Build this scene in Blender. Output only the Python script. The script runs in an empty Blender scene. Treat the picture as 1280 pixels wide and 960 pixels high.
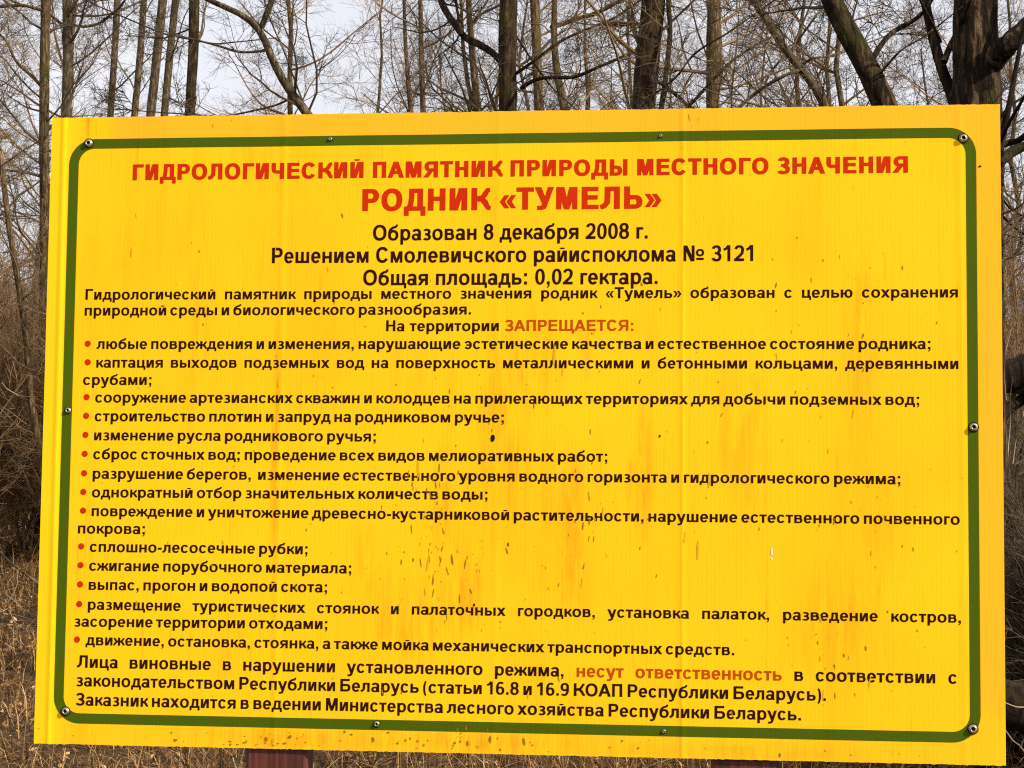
import bpy, math, numpy as np
from mathutils import Matrix, Vector
from mathutils.geometry import delaunay_2d_cdt
PI = math.pi
scn = bpy.context.scene
C = scn.collection

# ---------------------------------------------------------------- camera
PITCH, ROLL, SIGN_YAW = 0.07962, 0.01070, -0.11548      # radians
FOCAL = 2490.0                                          # in pixels of a 1280 px wide frame
cam_d = bpy.data.cameras.new('camera'); cam = bpy.data.objects.new('camera', cam_d); C.objects.link(cam)
cam_d.sensor_width = 36.0; cam_d.lens = FOCAL / 1280 * 36.0
cam_d.clip_start = 0.1; cam_d.clip_end = 2000
def _rx(a): return Matrix.Rotation(a, 3, 'X')
ZUP = Matrix(((1, 0, 0), (0, 0, -1), (0, 1, 0)))        # y-up -> z-up
W2C = Matrix.Rotation(-ROLL, 3, 'Z') @ _rx(-PITCH)      # y-up world -> camera
CAMR = ZUP @ W2C.transposed()
CAMP = Vector((0, 0, 1.6))
cam.matrix_world = Matrix.Translation(CAMP) @ CAMR.to_4x4()
scn.camera = cam
scn.cycles.filter_width = 1.15; scn.cycles.use_denoising = False; scn.cycles.max_bounces = 5
SIGNC = CAMP + CAMR @ Vector((-0.00377, -0.06926, -3.09371))
SIGNM = Matrix.Translation(SIGNC) @ (ZUP @ Matrix.Rotation(SIGN_YAW, 3, 'Y')).to_4x4()   # local x right, y up, z to the viewer

# ---------------------------------------------------------------- world, sun, exposure
SUN_EL, SUN_AZ = math.radians(34), math.radians(58)     # azimuth: to the right of straight behind the camera
sundir = Vector((math.sin(SUN_AZ) * math.cos(SUN_EL), -math.cos(SUN_AZ) * math.cos(SUN_EL), math.sin(SUN_EL)))
w = bpy.data.worlds.new('World'); scn.world = w; w.use_nodes = True
nt = w.node_tree; nt.nodes.clear()
sky = nt.nodes.new('ShaderNodeTexSky'); sky.sky_type = 'NISHITA'; sky.sun_disc = False
sky.sun_elevation = SUN_EL; sky.sun_rotation = PI - SUN_AZ
sky.dust_density = 3.0; sky.air_density = 1.0
bg = nt.nodes.new('ShaderNodeBackground'); bg.inputs[1].default_value = 0.115
mixc = nt.nodes.new('ShaderNodeMix'); mixc.data_type = 'RGBA'
tc = nt.nodes.new('ShaderNodeTexCoord'); nz = nt.nodes.new('ShaderNodeTexNoise'); nz.inputs['Scale'].default_value = 3.0
nz.inputs['Detail'].default_value = 4
rmp = nt.nodes.new('ShaderNodeMapRange'); rmp.inputs[1].default_value = 0.3; rmp.inputs[2].default_value = 0.7
rmp.inputs[3].default_value = 0.78; rmp.inputs[4].default_value = 0.95
nt.links.new(tc.outputs['Generated'], nz.inputs['Vector']); nt.links.new(nz.outputs['Fac'], rmp.inputs[0])
nt.links.new(rmp.outputs[0], mixc.inputs[0])
nt.links.new(sky.outputs[0], mixc.inputs[6]); mixc.inputs[7].default_value = (7.0, 7.0, 7.4, 1)   # thin bright overcast veil
nt.links.new(mixc.outputs[2], bg.inputs[0])
out = nt.nodes.new('ShaderNodeOutputWorld'); nt.links.new(bg.outputs[0], out.inputs[0])
sl = bpy.data.lights.new('sun', 'SUN'); sl.energy = 5.0; sl.angle = math.radians(0.5); sl.color = (1.0, 0.93, 0.82)
so = bpy.data.objects.new('sun', sl); C.objects.link(so); so.rotation_euler = sundir.to_track_quat('Z', 'Y').to_euler()
scn.view_settings.view_transform = 'Standard'; scn.view_settings.look = 'None'
scn.view_settings.exposure = 0.30; scn.view_settings.gamma = 1.0

# ---------------------------------------------------------------- helpers
def tag(o, label=None, cat=None, group=None, kind=None):
    if label: o['label'] = label
    if cat: o['category'] = cat
    if group: o['group'] = group
    if kind: o['kind'] = kind
    return o
def empty(name, loc=(0, 0, 0), rz=0.0):
    o = bpy.data.objects.new(name, None); C.objects.link(o); o.location = loc; o.rotation_euler.z = rz
    o.empty_display_size = 0.2
    return o
def mesh_np(name, V, F, smooth=False):
    """V (n,3), F (m,k) with k = 3 or 4"""
    me = bpy.data.meshes.new(name); V = np.asarray(V, np.float32); F = np.asarray(F, np.int32)
    k = F.shape[1]
    me.vertices.add(len(V)); me.vertices.foreach_set('co', V.ravel())
    me.loops.add(F.size); me.loops.foreach_set('vertex_index', F.ravel())
    me.polygons.add(len(F)); me.polygons.foreach_set('loop_start', np.arange(0, F.size, k, dtype=np.int32))
    me.polygons.foreach_set('use_smooth', np.full(len(F), smooth, bool))
    me.update(calc_edges=True); me.validate()
    return me
def link(name, me, mat, parent=None):
    o = bpy.data.objects.new(name, me); C.objects.link(o)
    if mat and not me.materials: me.materials.append(mat)
    if parent is not None: o.parent = parent
    return o
def tubes(P, R, k=3):
    """P (N,K,3) polylines, R (N,K) radii -> quads"""
    N, K, _ = P.shape
    T = np.empty_like(P); T[:, 1:-1] = P[:, 2:] - P[:, :-2]; T[:, 0] = P[:, 1] - P[:, 0]; T[:, -1] = P[:, -1] - P[:, -2]
    T /= np.linalg.norm(T, axis=2, keepdims=True) + 1e-9
    m = T.mean(1, keepdims=True); m /= np.linalg.norm(m, axis=2, keepdims=True) + 1e-9
    ref = np.where(np.abs(m[..., 2:3]) > 0.8, np.array([0.0, 1.0, 0.0]), np.array([0.0, 0.0, 1.0]))
    U = np.cross(T, np.broadcast_to(ref, T.shape)); U /= np.linalg.norm(U, axis=2, keepdims=True) + 1e-9
    W = np.cross(T, U)
    a = np.arange(k) * 2 * PI / k
    V = P[:, :, None] + R[:, :, None, None] * (np.cos(a)[None, None, :, None] * U[:, :, None] + np.sin(a)[None, None, :, None] * W[:, :, None])
    idx = np.arange(N * K * k).reshape(N, K, k)
    A = idx[:, :-1]; B = idx[:, 1:]
    F = np.stack([A, np.roll(A, -1, 2), np.roll(B, -1, 2), B], -1).reshape(-1, 4)
    return V.reshape(-1, 3), F
def join(parts):
    V = []; F = []; n = 0
    for v, f in parts:
        V.append(v); F.append(f + n); n += len(v)
    return np.concatenate(V), np.concatenate(F)
def box_vf(x0, y0, z0, x1, y1, z1):
    V = np.array([[x, y, z] for z in (z0, z1) for y in (y0, y1) for x in (x0, x1)], float)
    F = np.array([[0, 2, 3, 1], [4, 5, 7, 6], [0, 1, 5, 4], [2, 6, 7, 3], [0, 4, 6, 2], [1, 3, 7, 5]])
    return V, F

# ---------------------------------------------------------------- materials
def new_mat(name, col, rough=0.7, spec=0.5):
    m = bpy.data.materials.new(name); m.use_nodes = True
    b = m.node_tree.nodes['Principled BSDF']; b.inputs['Base Color'].default_value = (*col, 1)
    b.inputs['Roughness'].default_value = rough; b.inputs['Specular IOR Level'].default_value = spec
    return m
def N(m, t): return m.node_tree.nodes.new(t)
def L(m, a, b): m.node_tree.links.new(a, b)
def noise(m, vec, scale, detail=4, rough=0.55, mapscale=None, dist=0.0):
    n = N(m, 'ShaderNodeTexNoise'); n.inputs['Scale'].default_value = scale; n.inputs['Detail'].default_value = detail
    n.inputs['Roughness'].default_value = rough; n.inputs['Distortion'].default_value = dist
    if mapscale:
        mp = N(m, 'ShaderNodeMapping'); mp.inputs['Scale'].default_value = mapscale; L(m, vec, mp.inputs[0]); vec = mp.outputs[0]
    L(m, vec, n.inputs['Vector']); return n.outputs['Fac']
def mrange(m, v, a, b, c=0.0, d=1.0):
    r = N(m, 'ShaderNodeMapRange'); L(m, v, r.inputs[0])
    for i, x in enumerate((a, b, c, d)): r.inputs[i + 1].default_value = x
    return r.outputs[0]
def mixcol(m, fac, a, b):
    x = N(m, 'ShaderNodeMix'); x.data_type = 'RGBA'
    for s, v in ((0, fac), (6, a), (7, b)):
        if isinstance(v, (tuple, list)): x.inputs[s].default_value = (*v, 1)
        elif isinstance(v, (int, float)): x.inputs[s].default_value = v
        else: L(m, v, x.inputs[s])
    return x.outputs[2]
def mul(m, a, b):
    x = N(m, 'ShaderNodeMath'); x.operation = 'MULTIPLY'
    for i, v in enumerate((a, b)):
        if isinstance(v, (int, float)): x.inputs[i].default_value = v
        else: L(m, v, x.inputs[i])
    return x.outputs[0]
def ramp(m, v, stops):
    r = N(m, 'ShaderNodeValToRGB'); L(m, v, r.inputs[0]); e = r.color_ramp.elements
    e[0].position, e[0].color = stops[0][0], (*stops[0][1], 1); e[1].position, e[1].color = stops[-1][0], (*stops[-1][1], 1)
    for p, c in stops[1:-1]:
        x = e.new(p); x.color = (*c, 1)
    return r.outputs[0]
def bump(m, h, strength, dist):
    b = N(m, 'ShaderNodeBump'); b.inputs['Strength'].default_value = strength; b.inputs['Distance'].default_value = dist
    L(m, h, b.inputs['Height']); L(m, b.outputs[0], m.node_tree.nodes['Principled BSDF'].inputs['Normal'])
def base(m, c): L(m, c, m.node_tree.nodes['Principled BSDF'].inputs['Base Color'])
def objco(m):
    t = N(m, 'ShaderNodeTexCoord'); return t.outputs['Object']

STAINS = [(-.105, -.11, .022, .11, .9), (-.07, -.24, .05, .10, .75), (-.02, -.06, .05, .16, .7), (.095, -.13, .035, .12, .8), (.21, -.06, .02, .13, .7), (-.37, -.02, .012, .22, .8), (.54, .12, .035, .22, .65),
          (.56, -.14, .03, .10, .7), (.50, -.30, .09, .12, .7), (.10, -.22, .03, .10, .75), (-.22, -.20, .04, .10, .5), (.02, .10, .08, .12, .55), (-.69, .49, .006, .05, .8), (.30, .47, .03, .06, .5), (-.39, .44, .10, .10, .35),
          (.36, -.02, .05, .2, .45), (-.16, -.31, .10, .10, .55), (-.05, -.485, .30, .03, .9), (-.35, -.485, .2, .025, .8), (.4, -.49, .3, .02, .6), (.12, .14, .02, .07, .7), (-.5, .18, .05, .2, .3)]
def film(name, col, weather=1.0, col2=None):
    """printed film on twin-wall plastic: fine vertical flutes, washed-out streaks, grime"""
    m = new_mat(name, col, 0.55, 0.06); v = objco(m)
    st = noise(m, v, 1.0, 5, 0.6, (26, 1.3, 1))            # long vertical streaks
    st2 = noise(m, v, 1.0, 4, 0.65, (110, 5.5, 1))         # narrow streaks
    pat = noise(m, v, 5.0, 3, 0.5)
    f = mul(m, mrange(m, st, 0.50, 0.72), mrange(m, pat, 0.42, 0.68))
    c = mixcol(m, mul(m, f, 0.9 * weather), col, col2 or tuple(x * 0.8 for x in col))
    f2 = mul(m, mrange(m, st2, 0.56, 0.72), mrange(m, noise(m, v, 7.0, 2), 0.48, 0.66))
    c = mixcol(m, mul(m, f2, 0.7 * weather), c, (0.80, 0.33, 0.008) if col2 else tuple(x * 0.7 for x in col))
    if col2:
        fine = mrange(m, noise(m, v, 1.0, 6, 0.7, (60, 9, 1), .4), 0.40, 0.66); wisp = mrange(m, noise(m, v, 1.0, 4, 0.6, (150, 2.2, 1)), 0.44, 0.64)
        for (u0, v0, su, sv, a) in STAINS:
            mp = N(m, 'ShaderNodeMapping'); mp.vector_type = 'TEXTURE'; mp.inputs['Location'].default_value = (u0, v0, 0); mp.inputs['Scale'].default_value = (su, sv, 1)
            L(m, v, mp.inputs[0]); ln = N(m, 'ShaderNodeVectorMath'); ln.operation = 'LENGTH'
            fl = N(m, 'ShaderNodeVectorMath'); fl.operation = 'MULTIPLY'; fl.inputs[1].default_value = (1, 1, 0); L(m, mp.outputs[0], fl.inputs[0]); L(m, fl.outputs[0], ln.inputs[0])
            g = mrange(m, ln.outputs['Value'], 1.0, 0.0)
            c = mixcol(m, mul(m, mul(m, g, fine), min(1, a * 1.15)), c, (0.86, 0.29, 0.005)); c = mixcol(m, mul(m, mul(m, g, mul(m, wisp, fine)), a * .8), c, (0.50, 0.19, 0.006))
        big = mrange(m, noise(m, v, 2.6, 3, .5), .42, .68); c = mixcol(m, mul(m, big, .42), c, (0.90, 0.455, 0.007))
        spk = mrange(m, noise(m, v, 1.0, 3, .6, (230, 120, 1)), .64, .72); c = mixcol(m, mul(m, mul(m, spk, fine), .7), c, (0.42, 0.20, 0.010))
    base(m, c)
    sx = N(m, 'ShaderNodeSeparateXYZ'); L(m, v, sx.inputs[0])
    wv = N(m, 'ShaderNodeMath'); wv.operation = 'SINE'; L(m, mul(m, sx.outputs[0], 2 * PI / 0.0065), wv.inputs[0])
    ad = N(m, 'ShaderNodeMath'); ad.operation = 'ADD'; L(m, mul(m, wv.outputs[0], 0.10), ad.inputs[0]); L(m, noise(m, v, 40, 3, 0.6, (1, .25, 1)), ad.inputs[1])
    bump(m, ad.outputs[0], 0.35, 0.0006)
    return m
YEL = film('yellow_film', (0.93, 0.560, 0.008), 1.0, (0.90, 0.42, 0.006))
# the margin outside the green line has aged to a more orange tone, the left edge to a lemon one
YM = film('margin_film', (0.93, 0.560, 0.008), 1.0, (0.90, 0.42, 0.006))
def tone_margin(m):
    nd = m.node_tree.nodes; b = nd['Principled BSDF']; src = b.inputs['Base Color'].links[0].from_socket
    v = objco(m); sx = N(m, 'ShaderNodeSeparateXYZ'); L(m, v, sx.inputs[0])
    right = mrange(m, sx.outputs[0], -0.66, -0.64); top = mrange(m, sx.outputs[1], -0.44, -0.40, 0.25, 1.0)
    c = mixcol(m, mul(m, mul(m, right, top), 0.75), src, (0.93, 0.435, 0.020))
    left = mrange(m, sx.outputs[0], -0.70, -0.72)
    c = mixcol(m, mul(m, left, 0.6), c, (0.93, 0.62, 0.009))
    base(m, c)
tone_margin(YM)
GRN = film('green_film', (0.066, 0.100, 0.002), 0.5)
TXT = film('text_film', (0.028, 0.0050, 0.002), 0.2)
RED = film('red_film', (0.56, 0.024, 0.001), 0.5)
ORR = film('faded_red_film', (0.50, 0.062, 0.002), 0.6)
EDG = new_mat('panel_edge', (0.45, 0.30, 0.10), 0.6)
STN = new_mat('grime', (0.30, 0.155, 0.012), 0.9, 0.1)
STO = new_mat('rust_wash', (0.72, 0.36, 0.008), 0.8, 0.1)
MET = new_mat('zinc', (0.42, 0.40, 0.36), 0.42); MET.node_tree.nodes['Principled BSDF'].inputs['Metallic'].default_value = 0.85
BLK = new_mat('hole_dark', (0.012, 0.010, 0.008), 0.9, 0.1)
def wood_mat():
    m = new_mat('red_stained_wood', (0.10, 0.03, 0.02), 0.55, 0.35); v = objco(m)
    g = noise(m, v, 1.0, 6, 0.6, (90, 90, 2.2), 0.3)
    base(m, ramp(m, g, [(0.3, (0.035, 0.008, 0.004)), (0.5, (0.085, 0.019, 0.010)), (0.72, (0.19, 0.055, 0.030))]))
    bump(m, g, 0.5, 0.002); return m
WOOD = wood_mat()
def bark_mat(name, c0, c1, moss=0.0, sc=(38, 38, 7), bs=0.9, bd=0.012):
    m = new_mat(name, c1, 0.95, 0.1); v = objco(m)
    g = noise(m, v, 1.0, 6, 0.65, sc, 0.5); p = noise(m, v, 2.3, 4, 0.6)
    c = ramp(m, g, [(0.34, tuple(x * 0.45 for x in c0)), (0.50, c0), (0.68, c1)])
    c = mixcol(m, mul(m, mrange(m, p, 0.35, 0.75), 0.5), c, tuple(x * 0.6 for x in c0))
    if moss: c = mixcol(m, mul(m, mrange(m, noise(m, v, 3.1, 5, 0.65), 0.50, 0.66), moss), c, (0.075, 0.065, 0.018))
    base(m, c); bump(m, g, bs, bd); return m
BK_DARK = bark_mat('dark_furrowed_bark', (0.034, 0.021, 0.012), (0.155, 0.095, 0.050), 0.5, (24, 24, 4.5), 1.0, 0.06)
BK_OAK = bark_mat('black_brown_bark', (0.022, 0.014, 0.008), (0.22, 0.135, 0.070), 0.6, (20, 20, 4.0), 1.0, 0.09)  # bright streaks in the colour stand for sunlit bark ridges
BK_DEEP = bark_mat('very_dark_bark', (0.014, 0.009, 0.006), (0.050, 0.030, 0.018), 0.4, (26, 26, 5), 1.0, .03)  # darkest brown of the barks
BK_WARM = bark_mat('warm_brown_bark', (0.075, 0.048, 0.024), (0.30, 0.20, 0.105), 0.6)
BK_GREY = bark_mat('grey_brown_bark', (0.070, 0.051, 0.030), (0.27, 0.20, 0.12), 0.5)
def twig_mat(name, a, b):
    m = new_mat(name, a, 0.9, 0.1); g = N(m, 'ShaderNodeNewGeometry')
    base(m, ramp(m, noise(m, g.outputs['Position'], 1.3, 3), [(0.35, a), (0.65, b)])); return m
TW_DARK = twig_mat('dark_twigs', (0.060, 0.042, 0.026), (0.11, 0.078, 0.048))
TW_WARM = twig_mat('brown_twigs', (0.11, 0.070, 0.034), (0.24, 0.16, 0.08))
TW_RED = twig_mat('reddish_twigs', (0.13, 0.074, 0.036), (0.28, 0.17, 0.085))
TW_PALE = twig_mat('pale_dry_twigs', (0.22, 0.16, 0.10), (0.38, 0.29, 0.19))

# ---------------------------------------------------------------- lettering (own outlines)
def Rr(x0, y0, x1, y1): return [[(x0, y0), (x1, y0), (x1, y1), (x0, y1)]]
def Pg(*p): return [list(p)]
def Dg(x0, y0, x1, y1, wd): return [[(x0, y0), (x0 + wd, y0), (x1 + wd, y1), (x1, y1)]]
def Ring(x0, y0, x1, y1, s, b, a0=0, a1=360, n=None, ex=2.25):
    cx, cy, rx, ry = (x0 + x1) / 2, (y0 + y1) / 2, (x1 - x0) / 2, (y1 - y0) / 2
    n = n or max(4, int(abs(a1 - a0) / 15)); out = []
    def pt(a, ax, ay):
        c, q = math.cos(math.radians(a)), math.sin(math.radians(a)); e = 2 / ex
        return (cx + ax * math.copysign(abs(c) ** e, c), cy + ay * math.copysign(abs(q) ** e, q))
    for i in range(n):
        p, q = a0 + (a1 - a0) * i / n, a0 + (a1 - a0) * (i + 1) / n
        out.append([pt(p, rx, ry), pt(q, rx, ry), pt(q, rx - s, ry - b), pt(p, rx - s, ry - b)])
    return out
def Bowl(x0, x1, y0, y1, s, b):        # D shape opening left
    h = y1 - y0; m = max(x0, x1 - h * 0.55); w2 = x1 - m
    return Rr(x0, y0, m + 1, y0 + b) + Rr(x0, y1 - b, m + 1, y1) + Ring(m - w2, y0, x1, y1, s, b, -90, 90)
def LBowl(x0, x1, y0, y1, s, b):
    return [[(x0 + x1 - x, y) for x, y in p] for p in Bowl(x0, x1, y0, y1, s, b)]
def Stroke(pts, ws):
    out = []; P = [Vector(p) for p in pts]; nn = []
    for i in range(len(P)):
        t = (P[min(i + 1, len(P) - 1)] - P[max(i - 1, 0)]).normalized(); nn.append(Vector((-t.y, t.x)))
    for i in range(len(P) - 1):
        a, b = P[i], P[i + 1]; wa, wb = ws[i] / 2, ws[i + 1] / 2
        out.append([tuple(a - nn[i] * wa), tuple(b - nn[i + 1] * wb), tuple(b + nn[i + 1] * wb), tuple(a + nn[i] * wa)])
    return out
def Dot(x, y, r): return [[(x + r * math.cos(a * PI / 8), y + r * math.sin(a * PI / 8)) for a in range(16)]]
def Breve(cx, y, wd, t): return Ring(cx - wd, y, cx + wd, y + 150, t * 0.9, t * .8, 190, 350, 8, 2.0)
def glyph(ch, H):
    """H: heavy headline face. returns advance, polygons (units: cap height 716)"""
    X, K = 519, 716
    s, b = (182, 138) if H else (142, 108)
    S, Bc = (190, 140) if H else (152, 120)
    l, lu = 62, 70
    def up(wd): return lu, wd - lu
    g = {
     'а': lambda: (556, Ring(48, 200, 498, 531, s, b, 0, 165) + Rr(498 - s, 90, 498, 370) + Pg((498 - s, 95), (498 - s + 14, 0), (528, 0), (498, 95)) + Ring(32, -12, 452, 312, s * .95, b * .9)),
     'б': lambda: (612, Ring(42, -12, 570, 478, s, b) + Stroke([(42 + s / 2, 235), (48 + s / 2, 380), (100 + s / 2, 505), (200 + s / 2, 575), (330, 600), (440, 622), (478, 665), (488, 730)], [s, s, s * .95, b * 1.15, b, b, b, b])),
     'в': lambda: (588, Rr(l, 0, l + s, X) + Bowl(l, 512, 232, X, s * .95, b * .9) + Bowl(l, 545, 0, 232 + b * .9, s, b * .9)),
     'г': lambda: (405, Rr(l, 0, l + s, X) + Rr(l, X - b, 400, X)),
     'д': lambda: (620, Rr(12, 0, 612, b) + Rr(12, -140, 12 + s * .8, b) + Rr(612 - s * .8, -140, 612, b) + Rr(535 - s, 0, 535, X) + Rr(165, X - b, 535, X) + Stroke([(165 + s * .42, X), (155 + s * .42, 300), (125 + s * .42, 150), (85 + s * .42, 60)], [s * .84, s * .86, s * .9, s])),
     'е': lambda: (556, Ring(38, -12, 520, 531, s, b, 0, 322) + Rr(100, 212, 516, 212 + b * .85)),
     'ж': lambda: (722, Rr(361 - s / 2, 0, 361 + s / 2, X) + Stroke([(0, 52), (60, 60), (130, 180), (230, 262), (300, 268)], [b, b, s * .95, s * .85, b]) + Stroke([(18, 468), (75, 455), (135, 360), (220, 280), (300, 268)], [b, b, s * .9, s * .8, b]) + Stroke([(722, 52), (662, 60), (592, 180), (492, 262), (422, 268)], [b, b, s * .95, s * .85, b]) + Stroke([(704, 468), (647, 455), (587, 360), (502, 280), (422, 268)], [b, b, s * .9, s * .8, b])),
     'з': lambda: (488, Ring(38, 238, 438, 531, s * .95, b * .9, -80, 150) + Ring(18, -12, 460, 300, s, b * .92, 210 - 360, 90) + Rr(150, 226, 270, 226 + b * .88)),
     'и': lambda: (602, Rr(l, 0, l + s, X) + Rr(602 - l - s, 0, 602 - l, X) + Dg(l + s * .45, 0, 602 - l - s * 1.45, X, s)),
     'к': lambda: (508, Rr(l, 0, l + s, X) + Stroke([(512, 55), (450, 62), (380, 170), (300, 255), (l + s * .7, 268)], [b, b, s * .95, s * .9, b]) + Stroke([(490, 466), (430, 455), (370, 370), (300, 290), (l + s * .7, 268)], [b, b, s * .9, s * .85, b])),
     'л': lambda: (592, Rr(530 - s, 0, 530, X) + Rr(125, X - b, 530, X) + Stroke([(125 + s / 2, X), (122 + s / 2, 300), (110 + s / 2, 160), (90 + s * .2, 80), (10, 48)], [s, s, s, s * .95, b * 1.05])),
     'м': lambda: (720, Rr(l, 0, l + s * .92, X) + Rr(720 - l - s * .92, 0, 720 - l, X) + Pg((l, X), (360 - s * .42, 0), (360 + s * .42, 0), (l + s * 1.25, X)) + Pg((720 - l - s * 1.25, X), (360 - s * .42, 0), (360 + s * .42, 0), (720 - l, X))),
     'н': lambda: (602, Rr(l, 0, l + s, X) + Rr(602 - l - s, 0, 602 - l, X) + Rr(l, 208, 602 - l, 208 + b)),
     'о': lambda: (611, Ring(40, -12, 571, 531, s, b)),
     'п': lambda: (592, Rr(l, 0, l + s, X) + Rr(592 - l - s, 0, 592 - l, X) + Rr(l, X - b, 592 - l, X)),
     'р': lambda: (611, Rr(l, -200, l + s, X) + Ring(l + 12, -12, 572, 531, s, b)),
     'с': lambda: (556, Ring(40, -12, 528, 531, s, b, 32, 326)),
     'т': lambda: (462, Rr(14, X - b, 448, X) + Rr(231 - s / 2, 0, 231 + s / 2, X)),
     'у': lambda: (556, Pg((2, X), (222, -8), (222 + s, 20), (6 + s * 1.08, X)) + Pg((552, X), (352, -60), (352 - s * .98, -60), (548 - s * 1.06, X)) + Stroke([(300, 0), (270, -100), (200, -152), (60, -152)], [s, s, b * 1.05, b])),
     'х': lambda: (556, Dg(2, 0, 548 - s * 1.2, X, s * 1.2) + Dg(554 - s * 1.2, 0, 8, X, s * 1.2)),
     'ц': lambda: (620, Rr(l, 0, l + s, X) + Rr(535 - s, 0, 535, X) + Rr(l, 0, 610, b) + Rr(610 - s * .8, -140, 610, b)),
     'ч': lambda: (578, Rr(516 - s, 0, 516, X) + Rr(48, 330, 48 + s, X) + Ring(48, 165, 400, 495, s, b, 180, 270) + Rr(220, 165, 516, 165 + b)),
     'ш': lambda: (830, Rr(l, 0, l + s, X) + Rr(415 - s / 2, 0, 415 + s / 2, X) + Rr(830 - l - s, 0, 830 - l, X) + Rr(l, 0, 830 - l, b)),
     'щ': lambda: (850, Rr(l, 0, l + s, X) + Rr(412 - s / 2, 0, 412 + s / 2, X) + Rr(764 - s, 0, 764, X) + Rr(l, 0, 838, b) + Rr(838 - s * .8, -140, 838, b)),
     'ы': lambda: (788, Rr(l, 0, l + s, X) + Bowl(l, 500, 0, 325, s, b) + Rr(788 - l - s, 0, 788 - l, X)),
     'ь': lambda: (572, Rr(l, 0, l + s, X) + Bowl(l, 545, 0, 325, s, b)),
     'э': lambda: (552, Ring(26, -12, 514, 531, s, b, -146, 148) + Rr(170, 212, 460, 212 + b * .9)),
     'ю': lambda: (808, Rr(l, 0, l + s, X) + Ring(285, -12, 768, 531, s, b) + Rr(l + s, 208, 330, 208 + b)),
     'я': lambda: (586, Rr(586 - l - s, 0, 586 - l, X) + LBowl(40, 586 - l, 198, X, s, b) + Dg(8, 0, 195, 235, s * 1.15)),
     'А': lambda: (722, Dg(2, 0, 361 - S * .55, K, S * 1.08) + Dg(720 - S * 1.08, 0, 361 - S * .53, K, S * 1.08) + Rr(150, 165, 570, 165 + Bc)),
     'Б': lambda: (719, Rr(lu, 0, lu + S, K) + Rr(lu, K - Bc, 620, K) + Bowl(lu, 672, 0, 430, S, Bc)),
     'В': lambda: (722, Rr(lu, 0, lu + S, K) + Bowl(lu, 640, 318, K, S, Bc) + Bowl(lu, 680, 0, 318 + Bc, S, Bc)),
     'Г': lambda: (581, Rr(lu, 0, lu + S, K) + Rr(lu, K - Bc, 565, K)),
     'Д': lambda: (735, Rr(12, 0, 728, Bc) + Rr(12, -165, 12 + S * .85, Bc) + Rr(728 - S * .85, -165, 728, Bc) + Rr(645 - S, 0, 645, K) + Rr(185, K - Bc, 645, K) + Stroke([(185 + S * .45, K), (175 + S * .45, 380), (140 + S * .45, 180), (90 + S * .45, 60)], [S * .9, S * .92, S * .95, S])),
     'Е': lambda: (667, Rr(lu, 0, lu + S, K) + Rr(lu, 0, 620, Bc) + Rr(lu, 305, 590, 305 + Bc) + Rr(lu, K - Bc, 612, K)),
     'З': lambda: (618, Ring(50, 318, 560, 728, S, Bc, -80, 160) + Ring(28, -12, 585, 402, S, Bc, 202 - 360, 90) + Rr(210, 312, 330, 312 + Bc * .85)),
     'И': lambda: (722, Rr(lu, 0, lu + S, K) + Rr(722 - lu - S, 0, 722 - lu, K) + Dg(lu + S * .45, 0, 722 - lu - S * 1.45, K, S)),
     'К': lambda: (700, Rr(lu, 0, lu + S, K) + Stroke([(705, 58), (620, 75), (530, 240), (420, 352), (lu + S * .8, 368)], [Bc, Bc * 1.1, S, S * .95, Bc]) + Stroke([(678, 655), (600, 640), (520, 510), (420, 395), (lu + S * .8, 368)], [Bc, Bc * 1.1, S * .95, S * .9, Bc])),
     'Л': lambda: (712, Rr(642 - S, 0, 642, K) + Rr(150, K - Bc, 642, K) + Stroke([(150 + S / 2, K), (147 + S / 2, 420), (135 + S / 2, 210), (100 + S * .2, 100), (12, 55)], [S, S, S, S * .95, Bc * 1.05])),
     'М': lambda: (833, Rr(lu, 0, lu + S * .9, K) + Rr(833 - lu - S * .9, 0, 833 - lu, K) + Pg((lu, K), (416 - S * .45, 0), (416 + S * .45, 0), (lu + S * 1.4, K)) + Pg((833 - lu - S * 1.4, K), (416 - S * .45, 0), (416 + S * .45, 0), (833 - lu, K))),
     'Н': lambda: (722, Rr(lu, 0, lu + S, K) + Rr(722 - lu - S, 0, 722 - lu, K) + Rr(lu, 312, 722 - lu, 312 + Bc)),
     'О': lambda: (778, Ring(42, -12, 736, 728, S, Bc * 1.05)),
     'П': lambda: (718, Rr(lu, 0, lu + S, K) + Rr(718 - lu - S, 0, 718 - lu, K) + Rr(lu, K - Bc, 718 - lu, K)),
     'Р': lambda: (667, Rr(lu, 0, lu + S, K) + Bowl(lu, 625, 262, K, S, Bc)),
     'С': lambda: (722, Ring(44, -12, 690, 728, S, Bc * 1.05, 34, 328)),
     'Т': lambda: (611, Rr(20, K - Bc, 591, K) + Rr(305 - S / 2, 0, 305 + S / 2, K)),
     'У': lambda: (640, Pg((8, K), (250, 190), (250 + S, 190), (14 + S * 1.1, K)) + Pg((634, K), (634 - S * 1.08, K), (270, 130), (300 + S * .5, 60), (420, 130)) + Stroke([(350, 160), (300, 90), (230, 54), (90, 54)], [S, S, Bc, Bc])),
     'Ч': lambda: (685, Rr(615 - S, 0, 615, K) + Rr(52, 450, 52 + S, K) + Ring(52, 245, 470, 655, S, Bc, 180, 270) + Rr(260, 245, 615, 245 + Bc)),
     'Щ': lambda: (1000, Rr(lu, 0, lu + S, K) + Rr(492 - S / 2, 0, 492 + S / 2, K) + Rr(914 - S, 0, 914, K) + Rr(lu, 0, 985, Bc) + Rr(985 - S * .85, -165, 985, Bc)),
     'Ы': lambda: (895, Rr(lu, 0, lu + S, K) + Bowl(lu, 600, 0, 440, S, Bc) + Rr(895 - lu - S, 0, 895 - lu, K)),
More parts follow.
